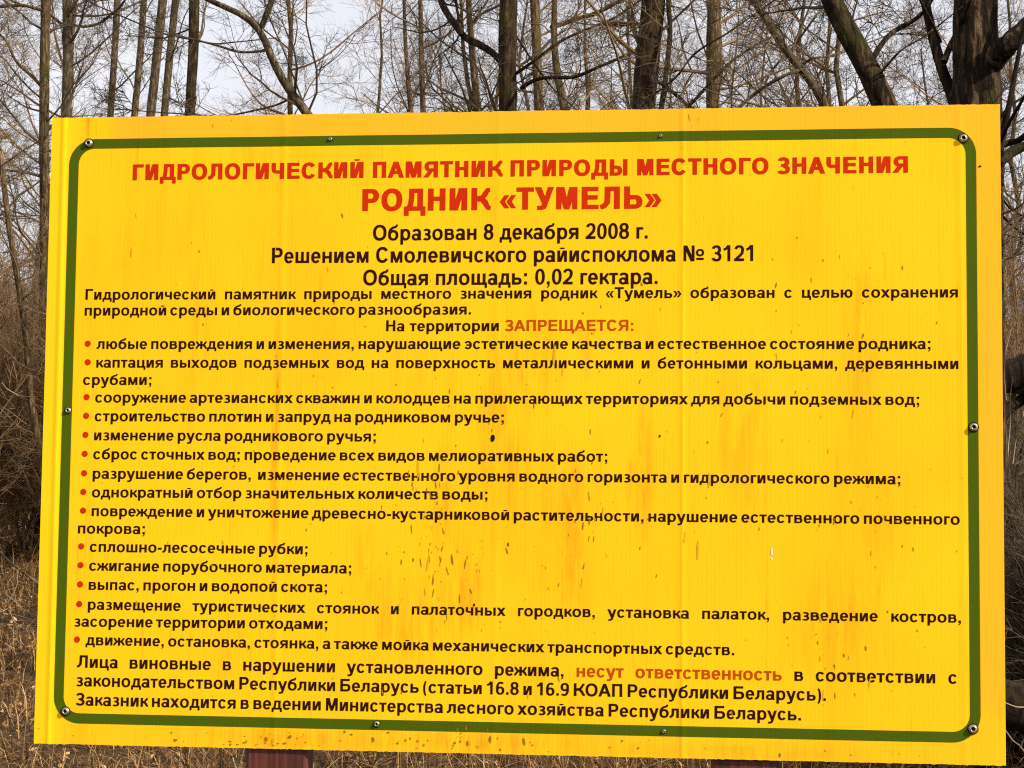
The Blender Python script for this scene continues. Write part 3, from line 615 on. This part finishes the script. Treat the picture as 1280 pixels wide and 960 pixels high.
def hero_tree(label, dist, path, width, bark, twig, seed, limbs=(), top=4.0, lean=None, plan=None, name='bare_tree', k=14, trange=(.30, .98), nb=16, blen=2.0, up=.06):
    """path: pixel points top -> bottom with the trunk's width in pixels at each end"""
    w0, w1 = width if isinstance(width, tuple) else (width, width)
    rr = lambda q: q * dist / FOCAL / 2
    P = [px(x, y, dist) for x, y in path]; n = len(P); pts = [(*p, rr(w0 + (w1 - w0) * i / (n - 1))) for i, p in enumerate(P)]
    a, b = Vector(pts[0][:3]), Vector(pts[1][:3]); d = (a - b).normalized()
    if top > 0: pts.insert(0, (*(a + (d * .75 + Vector((0, 0, .25))).normalized() * top), rr(w0) * .35))
    e, f = Vector(pts[-1][:3]), Vector(pts[-2][:3]); d = (e - f).normalized()
    if lean is None:
        # run down to the ground, easing to vertical
        z0 = float(gh(e.x, e.y)); h = e.z - z0
        if h > 0.1:
            sx = d.x / max(-d.z, .35) * h * .55; bx = e.x + sx; g0 = float(gh(bx, e.y))
            pts.append((e.x + sx * .6, e.y, e.z - h * .5, rr(w1) * 1.06)); pts.append((bx, e.y, g0 + .25, rr(w1) * 1.18)); pts.append((bx, e.y, g0 - .15, rr(w1) * 1.6))
    basep = Vector(pts[-1][:3]); basep.z += .15
    root = empty(name, basep); tag(root, label, 'tree')
    loc = [(p[0] - basep.x, p[1] - basep.y, p[2] - basep.z, p[3]) for p in pts][::-1]
    V, F, Q = bark_tube(loc, k, 70, seed)
    link('trunk', mesh_np('trunk', V, F, True), bark, root)
    TP, TR = Q[None, :, :3], Q[None, :, 3] * .8
    allP = [(TP, TR)]
    for j, (lp, lw0, lw1) in enumerate(limbs):
        m = len(lp); r = np.random.default_rng(seed + 70 + j); depth = np.cumsum(r.normal(0, .12, m))
        q = [px(x, y, dist + (0 if i == 0 else depth[i])) for i, (x, y) in enumerate(lp)]
        q = [(p.x - basep.x, p.y - basep.y, p.z - basep.z, rr(lw0 + (lw1 - lw0) * i / (m - 1))) for i, p in enumerate(q)]
        a, b = Vector(q[-1][:3]), Vector(q[-2][:3]); e = a + (a - b).normalized() * 1.0 + Vector((0, 0, .25)); q.append((*e, q[-1][3] * .45))
        v2, f2, q2 = bark_tube(q, 8, 34, seed + j + 5); link('limb', mesh_np('limb', v2, f2, True), bark, root); allP.append((q2[None, :, :3], q2[None, :, 3] * .9))
    r = np.random.default_rng(seed + 1); out = []
    for j, (tp, trd) in enumerate(allP):
        if j == 0: a, b, nn, bl = trange[0], trange[1], nb, blen
        else: a, b, nn, bl = (.3 if dist > 13 else .6), 1.0, (7 if dist > 13 else 1), .8 * blen * .7
        lv1 = grow(r, tp, trd, nn, a, b, bl, 62, 9, up, .13, .42, rmin=.005, tip=.3, shrink=.55, rmax=.0011 * dist)
        lv2 = grow(r, *lv1, (7 if dist > 13 else 5), .12, .98, bl * .42, 48, 7, up * .5, .16, .6, rmin=.004)
        lv3 = grow(r, *lv2, 5, .1, .98, bl * .22, 44, 5, .03, .18, .6, rmin=.0026)
        lv4 = grow(r, *lv3, 3, .1, .95, bl * .11, 42, 4, .02, .2, .7, rmin=.0019)
        out += [tubes(*lv1, 5), tubes(*lv2, 4), tubes(*lv3, 3), tubes(*lv4, 3)]
    link('crown', mesh_np('crown', *join(out)), twig, root)
    return root
HT = hero_tree
HT('slim warm-brown trunk running down along the left edge of the board', 24, [(58, -4), (56, 60), (55, 150), (56, 300), (54, 450), (52, 600)], 12.5, BK_WARM, TW_DARK, 1,
   [([(55, 112), (40, 95), (20, 78), (15, 68), (10, 52), (-6, 38)], 4.5, 3), ([(57, 14), (30, 6), (0, 8), (-20, 10)], 4, 4.5), ([(54, 125), (38, 112), (18, 90), (5, 72), (-8, 66)], 2.5, 2.2)], nb=18, blen=1.7)
HT('straight trunk rising behind the upper left corner of the board', 27, [(84, -4), (85, 70), (83, 145)], 12.5, BK_GREY, TW_DARK, 2,
   [([(85, 30), (104, 34), (122, 31), (150, 10), (160, -6)], 4, 3), ([(84, 18), (100, 20), (125, 20), (150, 14)], 3.2, 2.2), ([(84, 36), (60, 16), (48, 12), (20, 4)], 4, 3)], nb=12, blen=1.6)
HT('thinnest straight trunk, third from the left above the board', 36, [(147, -4), (143, 70), (138, 145)], 8.5, BK_GREY, TW_WARM, 3, nb=9, blen=1.7, trange=(.55, .98))
HT('slender trunk just left of the leaning pair of trunks', 34, [(180, -4), (175, 70), (168, 145)], 8.5, BK_GREY, TW_WARM, 4, nb=8, blen=1.7, trange=(.55, .98))
HT('left one of two close trunks leaning to the right', 30, [(204, -4), (197, 60), (188, 145)], 11.5, BK_GREY, TW_DARK, 5, nb=8, blen=1.6, trange=(.6, .98))
HT('right and thinner one of two close leaning trunks', 32, [(220, -4), (213, 60), (205, 145)], 9.5, BK_GREY, TW_DARK, 6, nb=8, blen=1.6, trange=(.6, .98))
HT('darker knobbly trunk beside the open patch of sky', 28, [(243, -4), (242, 60), (237, 145)], 13, BK_DARK, TW_DARK, 7,
   [([(240, 35), (228, 40), (205, 48)], 2.5, 2), ([(241, 50), (252, 52), (270, 55)], 2.5, 2)], nb=9, blen=1.6, trange=(.55, .98))
HT('crooked grey tree leaning left with a fork at its top', 16, [(250, -4), (285, 10), (310, 21), (326, 33), (335, 62), (347, 90), (365, 118), (390, 148)], (6.5, 12), BK_GREY, TW_DARK, 8,
   [([(327, 34), (334, 16), (342, -5)], 8, 8), ([(338, 62), (318, 65), (296, 66), (283, 60), (250, 51), (205, 43)], 4, 2.4), ([(383, 138), (370, 105), (357, 68), (338, 26), (330, 0)], 2.6, 1.6), ([(370, 120), (345, 132), (310, 140), (280, 146)], 3, 2.4)], nb=16, blen=1.3, top=1.6, trange=(.62, .99))
HT('very thin trunk amid the tangle left of centre', 35, [(505, -4), (507, 60), (510, 100), (514, 142)], (4, 7), BK_GREY, TW_DARK, 9, nb=16, blen=2.6, trange=(.45, .98), up=.0)
HT('twisted slim double trunk left of the big dark one', 32, [(585, -4), (588, 40), (592, 85), (598, 142)], (7, 10), BK_WARM, TW_DARK, 10, [([(592, 138), (584, 100), (579, 60), (578, 40)], 6, 4.5), ([(588, 36), (600, 18), (622, 8)], 4, 3)], nb=14, blen=2.2, trange=(.45, .98), up=.0)
HT('thick dark trunk with a pale crooked limb on its left, near the middle', 20, [(636, -4), (634, 60), (635, 142)], 23, BK_DARK, TW_DARK, 11,
   [([(640, 96), (626, 76), (612, 62), (598, 55), (580, 48), (568, 30), (556, 12), (549, -5)], 9, 9), ([(577, 44), (573, 22), (569, -4)], 4, 3.5), ([(645, 92), (665, 78), (688, 60), (706, 48), (735, 36), (770, 22)], 4.5, 3), ([(652, 110), (668, 99), (690, 96), (718, 98), (738, 88), (762, 78), (790, 66), (815, 50)], 5.5, 3.5), ([(642, 40), (668, 80), (690, 110)], 3, 2)], nb=18, blen=1.7)
HT('pale sunlit trunk bending low, right of the thick dark one', 26, [(693, -4), (692, 55), (697, 100), (707, 142)], (7, 11), BK_WARM, TW_WARM, 12, [([(690, 34), (705, 29), (726, 22), (745, 17), (762, 8), (785, -4)], 7, 5)], nb=16, blen=1.8)
HT('rough brown trunk hidden in twigs beside the pale bending one', 30, [(668, -4), (671, 70), (674, 142)], 12, BK_WARM, TW_WARM, 13, nb=20, blen=1.8, up=.1)
HT('broad trunk with a dark left side and twiggy sunlit right side', 18, [(818, -4), (813, 50), (806, 95), (804, 142)], 30, BK_DARK, TW_WARM, 14,
   [([(815, 120), (835, 105), (850, 92), (862, 72), (884, 55), (900, 48)], 3, 2.5), ([(820, 100), (845, 118), (862, 134)], 5, 5), ([(826, 142), (833, 90), (838, 40), (835, -5)], 7, 6)], nb=30, blen=1.3)
HT('light brown straight trunk right of the broad one', 24, [(893, -4), (891, 60), (891, 142)], 17, BK_WARM, TW_WARM, 15, [([(884, 70), (872, 40), (866, 15)], 2.5, 2)], nb=18, blen=1.7)
HT('smooth thin leaning trunk crossed by dark branches, right of centre', 15, [(938, -6), (952, 16), (970, 44), (988, 72), (1008, 94), (1026, 116), (1035, 144)], (8.5, 11.5), BK_GREY, TW_DARK, 16,
   [([(1004, 86), (985, 92), (955, 108), (935, 124), (915, 142)], 4, 5), ([(956, 106), (962, 90), (975, 76), (990, 62), (1004, 42), (1018, 22), (1030, 8)], 3, 3), ([(975, 45), (962, 46), (942, 58), (925, 68), (905, 85), (880, 112), (855, 140)], 2.5, 4.5), ([(1005, 80), (1014, 72), (1040, 71)], 3, 2.5)], nb=18, blen=1.3, top=1.5, trange=(.5, .99))
HT('thick mossy trunk leaning left across the sky', 12, [(1036, -8), (1047, 18), (1060, 42), (1076, 68), (1090, 98), (1100, 116), (1111, 144)], (26, 32), BK_OAK, TW_DARK, 17,
   [([(1092, 72), (1103, 52), (1115, 40), (1130, 32), (1148, 24), (1158, 12), (1168, -6)], 8, 4.5), ([(1098, 96), (1110, 80), (1128, 60), (1150, 50)], 2.6, 2), ([(1060, 66), (1058, 50), (1048, 30), (1040, 14)], 2.2, 1.8)], nb=6, blen=1.0, top=1.4, trange=(.62, .99))
HT('biggest tree, dark furrowed trunk forking behind the upper right corner of the board', 12, [(1219, -8), (1219, 40), (1220, 80), (1221, 142)], (54, 62), BK_OAK, TW_DARK, 18,
   [([(1232, 86), (1248, 68), (1262, 54), (1278, 40), (1300, 18)], 34, 22), ([(1236, -6), (1236, 20), (1230, 50)], 10, 16), ([(1198, 150), (1188, 112), (1178, 88), (1168, 54)], 15, 14), ([(1180, 78), (1190, 52), (1200, 34)], 9, 6), ([(1176, 52), (1166, 30), (1155, 10), (1148, -4)], 4, 3)], nb=3, blen=1.0, k=28, top=2.5, trange=(.75, .99))
HT('pale thin trunk slanting down beside the left side of the board', 22, [(-14, 120), (3, 215), (12, 290), (24, 360), (34, 430), (38, 500), (50, 560), (56, 600)], (6.5, 10), BK_WARM, TW_WARM, 19,
   [([(26, 375), (40, 365), (52, 358)], 2.5, 2), ([(55, 277), (38, 262), (24, 252)], 1.6, 1.2)], nb=14, blen=1.2)
HT('dark broken-off tree with splintered limbs at the right edge of the board', 11, [(1258, 150), (1244, 205), (1240, 320)], (8, 18), BK_DEEP, TW_DARK, 20,
   [([(1246, 204), (1262, 192), (1284, 180), (1310, 172)], 16, 9), ([(1250, 182), (1262, 178), (1274, 176)], 9, 8), ([(1250, 178), (1262, 152), (1274, 132), (1290, 104)], 5, 3.5), ([(1248, 240), (1262, 262), (1282, 272)], 3, 2.4), ([(1246, 262), (1264, 282), (1290, 300)], 3.2, 2.4), ([(1248, 150), (1262, 132), (1285, 118)], 5, 3)], nb=5, blen=.8, top=.8, trange=(.4, .8))

# trees of the wood behind: a few kinds, copied
def wood_tree(seed, h, lean, twig, bark, dens=1.0):
    r = np.random.default_rng(seed); m = 14; z = np.linspace(0, h, m); wob = np.cumsum(r.normal(0, .10, (m, 2)), 0)
    P = np.column_stack([wob + lean * z[:, None] * .06, z]); P[0, :2] = 0; R = np.linspace(.10, .018, m)
    root = empty('woodland_tree'); V, F = tubes(P[None], R[None], 8); link('trunk', mesh_np('trunk', V, F, True), bark, root)
    a = grow(r, P[None], R[None], 34, .12, .98, 3.0, 58, 9, .05, .12, .5, rmin=.010, tip=.3, shrink=.6)
    b = grow(r, *a, int(7 * dens), .12, .98, 1.25, 46, 7, .03, .16, .6, rmin=.006)
    c = grow(r, *b, 6, .1, .98, .62, 42, 5, .03, .18, .6, rmin=.0036)
    d = grow(r, *c, 3, .1, .95, .34, 40, 4, .03, .18, .7, rmin=.0025)
    link('crown', mesh_np('crown', *join([tubes(*a, 4), tubes(*b, 3), tubes(*c, 3), tubes(*d, 3)])), twig, root)
    return root
def copy_tree(o):
    c = o.copy(); C.objects.link(c)
    for ch in o.children:
        k = ch.copy(); C.objects.link(k); k.parent = c
    return c
protos = [wood_tree(101, 13, np.array([.5, .2]), TW_WARM, BK_GREY), wood_tree(102, 11, np.array([-.6, .1]), TW_DARK, BK_GREY), wood_tree(103, 14, np.array([.1, -.4]), TW_RED, BK_WARM, .9)]
used = [False] * 3; r = np.random.default_rng(21)
spots = []
for px_, y_ in [(-70, 34), (-25, 42), (20, 38), (75, 48), (110, 56), (155, 62), (210, 70), (330, 60), (400, 38), (450, 46), (520, 44), (560, 36), (610, 42), (690, 38), (735, 44), (790, 48),
                 (850, 40), (905, 36), (940, 46), (985, 40), (1030, 44), (1070, 36), (1120, 50), (1160, 38), (1250, 44), (1290, 36), (1330, 40), (1380, 48), (-120, 40), (-180, 46), (1440, 38), (1500, 46), (360, 72), (460, 75), (590, 70), (720, 74), (840, 72), (960, 70), (1090, 74), (1200, 66), (40, 64), (1310, 62), (-60, 60)] + [(q, 36 + (q * 7 % 31)) for q in list(range(-1300, -190, 62)) + list(range(1530, 2500, 62))]:
    spots.append(((px_ + r.uniform(-8, 8) - 640) / FOCAL * y_, y_ + r.uniform(-2, 2)))
for i, (x, y) in enumerate(spots):
    k = i % 3
    o = protos[k] if not used[k] else copy_tree(protos[k]); used[k] = True
    o.location = (x, y, float(gh(x, y)) - .05); o.rotation_euler = (0, 0, r.uniform(0, 6.28)); s = r.uniform(.8, 1.15); o.scale = (s, s, s)
    tag(o, 'bare tree deep in the wood, lost in the tangle behind the nearer trunks', 'tree', 'bare trees deep in the wood behind the board')

def thicket(seed, h, twig, n=26, spread=.9):
    r = np.random.default_rng(seed); m = 8; az = r.uniform(0, 2 * PI, n); P = []; 
    for j in range(n):
        d = np.array([math.cos(az[j]) * .35, math.sin(az[j]) * .35, 1.0]); p = np.array([math.cos(az[j]), math.sin(az[j]), 0]) * r.uniform(0, spread); Q = [p]
        d /= np.linalg.norm(d); L_ = h * r.uniform(.6, 1.1)
        for _ in range(m - 1):
            d = d + r.normal(0, .09, 3) + np.array([0, 0, .02]); d /= np.linalg.norm(d); Q.append(Q[-1] + d * L_ / (m - 1))
        P.append(Q)
    P = np.array(P); R = np.linspace(.016, .005, m)[None] * r.uniform(.6, 1.3, n)[:, None]
    a = grow(r, P, R, 13, .05, .98, 1.15, 38, 6, .06, .13, .6, rmin=.0045, shrink=.5)
    b = grow(r, *a, 7, .1, .98, .55, 38, 5, .06, .16, .7, rmin=.0032)
    c = grow(r, *b, 3, .1, .95, .30, 36, 4, .05, .18, .7, rmin=.0026)
    return link('thicket_shrub', mesh_np('thicket_shrub', *join([tubes(P, R, 4), tubes(*a, 3), tubes(*b, 3), tubes(*c, 3)])), twig)
tp = [thicket(201, 4.6, TW_RED), thicket(202, 3.8, TW_WARM), thicket(203, 3.0, TW_RED, 30, 1.2)]; used = [False] * 3
r = np.random.default_rng(31); sp = []
for y0, step, x0, x1 in ((38, 90, -1300, -300), (48, 80, -1300, -300), (38, 90, 1500, 2500), (48, 80, 1500, 2500), (23.5, 62, -260, 130), (28, 55, -260, 130), (34, 46, -300, 1500), (40, 46, -300, 1500), (47, 40, -300, 1500), (56, 36, -300, 1500), (21, 80, 1275, 1500), (27, 60, 1180, 1500)):
    for pxx in np.arange(x0, x1, step * 1.25): sp.append((pxx + r.uniform(-14, 14), y0 + r.uniform(-2, 2)))
for i, (pxx, y) in enumerate(sp):
    k = int(r.integers(0, 3)) if all(used) else i % 3
    o = tp[k] if not used[k] else tp[k].copy()
    if used[k]: C.objects.link(o)
    used[k] = True; x = (pxx - 640) / FOCAL * y
    o.location = (x, y, float(gh(x, y)) - .05); o.rotation_euler = (0, 0, r.uniform(0, 6.28)); s = r.uniform(.75, 1.15); o.scale = (s, s, s * r.uniform(.85, 1.1))
    tag(o, 'leafless reddish-brown shrub of the dense thicket under the trees', 'shrub', 'leafless shrubs of the thicket behind the board')

bp = thicket(204, 1.5, TW_DARK, 34, .8); bp.name = 'bramble_bush'; r = np.random.default_rng(77)
for i, (pxx, y) in enumerate([(1290, 12.5), (1345, 12), (1400, 13), (1270, 14.5), (1320, 15), (1380, 16), (1262, 17), (1300, 18.5), (1345, 19), (1400, 20)]):
    o = bp if i == 0 else bp.copy()
    if i: C.objects.link(o)
    x = (pxx - 640) / FOCAL * y; o.location = (x, y, float(gh(x, y)) - .05); o.rotation_euler = (0, 0, r.uniform(0, 6.28)); s = r.uniform(.8, 1.2); o.scale = (s, s, s)
    tag(o, 'low dark bramble-like bush of bare stems on the bank right of the board', 'bush', 'low dark bushes on the bank right of the board')
# fallen wood and near stems at the edges of the view
def stem_thing(name, label, cat, dist, paths, bark, seed, twigs=0, twig=None, pname='stem'):
    P0 = px(*paths[0][0][0], dist); g = float(gh(P0.x, P0.y)); root = empty(name, (P0.x, P0.y, g)); tag(root, label, cat)
    for j, (pp, w0, w1) in enumerate(paths):
        m = len(pp); q = []; r = np.random.default_rng(seed * 9 + j)
        for i, (x, y) in enumerate(pp):
            p = px(x, y, dist + (.12 * r.normal() if i else 0)); q.append((p.x - P0.x, p.y - P0.y, p.z - g, (w0 + (w1 - w0) * i / (m - 1)) * dist / FOCAL / 2))
        v, f, Q = bark_tube(q, 9, 30, seed + j, .09); link(pname, mesh_np(pname, v, f, True), bark, root)
        if twigs:
            a = grow(r, Q[None, :, :3], Q[None, :, 3], twigs, .2, .98, .45, 45, 6, .03, .16, .5, rmin=.002); b = grow(r, *a, 4, .1, .95, .2, 42, 4, .02, .2, .7, rmin=.0014)
            link('twigs', mesh_np('twigs', *join([tubes(*a, 3), tubes(*b, 3)])), twig or TW_DARK, root)
    return root
ST = stem_thing
ST('fallen_tree', 'dark fallen trunk propped up in the brush at the right edge', 'fallen tree', 14, [([(1230, 478), (1262, 470), (1290, 462), (1340, 452)], 44, 36), ([(1236, 640), (1262, 590), (1290, 545), (1330, 500)], 12, 9), ([(1250, 520), (1275, 500), (1310, 480)], 18, 10)], BK_DEEP, 41, 8, pname='trunk')
ST('fallen_branch', 'thin dark branch lying on the leafy bank at lower right', 'branch', 13, [([(1258, 628), (1268, 665), (1276, 700), (1290, 760)], 2.6, 3.4), ([(1256, 700), (1266, 722), (1280, 742)], 2, 2.2), ([(1258, 628), (1272, 622), (1300, 614)], 3, 2)], BK_DEEP, 42)
ST('dry_stem', 'tall pale dead stems beside the right edge of the board', 'dead plant', 9, [([(1262, 600), (1260, 565), (1263, 530), (1262, 500), (1266, 470)], 1.1, .7), ([(1266, 580), (1270, 550), (1279, 520), (1284, 490), (1298, 462)], 1.1, .7), ([(1258, 500), (1255, 468), (1257, 440), (1264, 412)], 1.0, .6)], TW_PALE, 43)
ST('dry_stem', 'pale forked twigs sticking out of the dark hollow at lower right', 'dead plant', 10, [([(1255, 878), (1270, 884), (1285, 884), (1303, 892), (1330, 880)], 1.7, 1.2), ([(1256, 912), (1266, 926), (1275, 932), (1286, 948), (1300, 965)], 1.8, 1.3), ([(1275, 935), (1282, 920), (1300, 905)], 1.6, 1.2)], TW_PALE, 44)
ST('fallen_tree', 'thick dark log shape added for the shadowed hollow at the bottom right corner', 'fallen tree', 10.5, [([(1215, 872), (1260, 880), (1320, 892), (1400, 900)], 62, 70)], BK_DEEP, 45, 4, pname='trunk')  # log added in place of a shadowed hollow, its shade put into dark bark
ST('fallen_branch', 'short mossy branch lying across the bank at the lower left', 'branch', 17, [([(0, 690), (12, 702), (24, 712), (36, 720)], 2.6, 2.2), ([(-6, 668), (4, 694), (8, 740), (12, 770)], 2.4, 2)], BK_WARM, 46, 3, TW_PALE)
ST('fallen_branch', 'pale broken twig caught in the brush at the left edge', 'branch', 16, [([(2, 478), (8, 486), (24, 495)], 1.5, 1.2)], TW_PALE, 47)
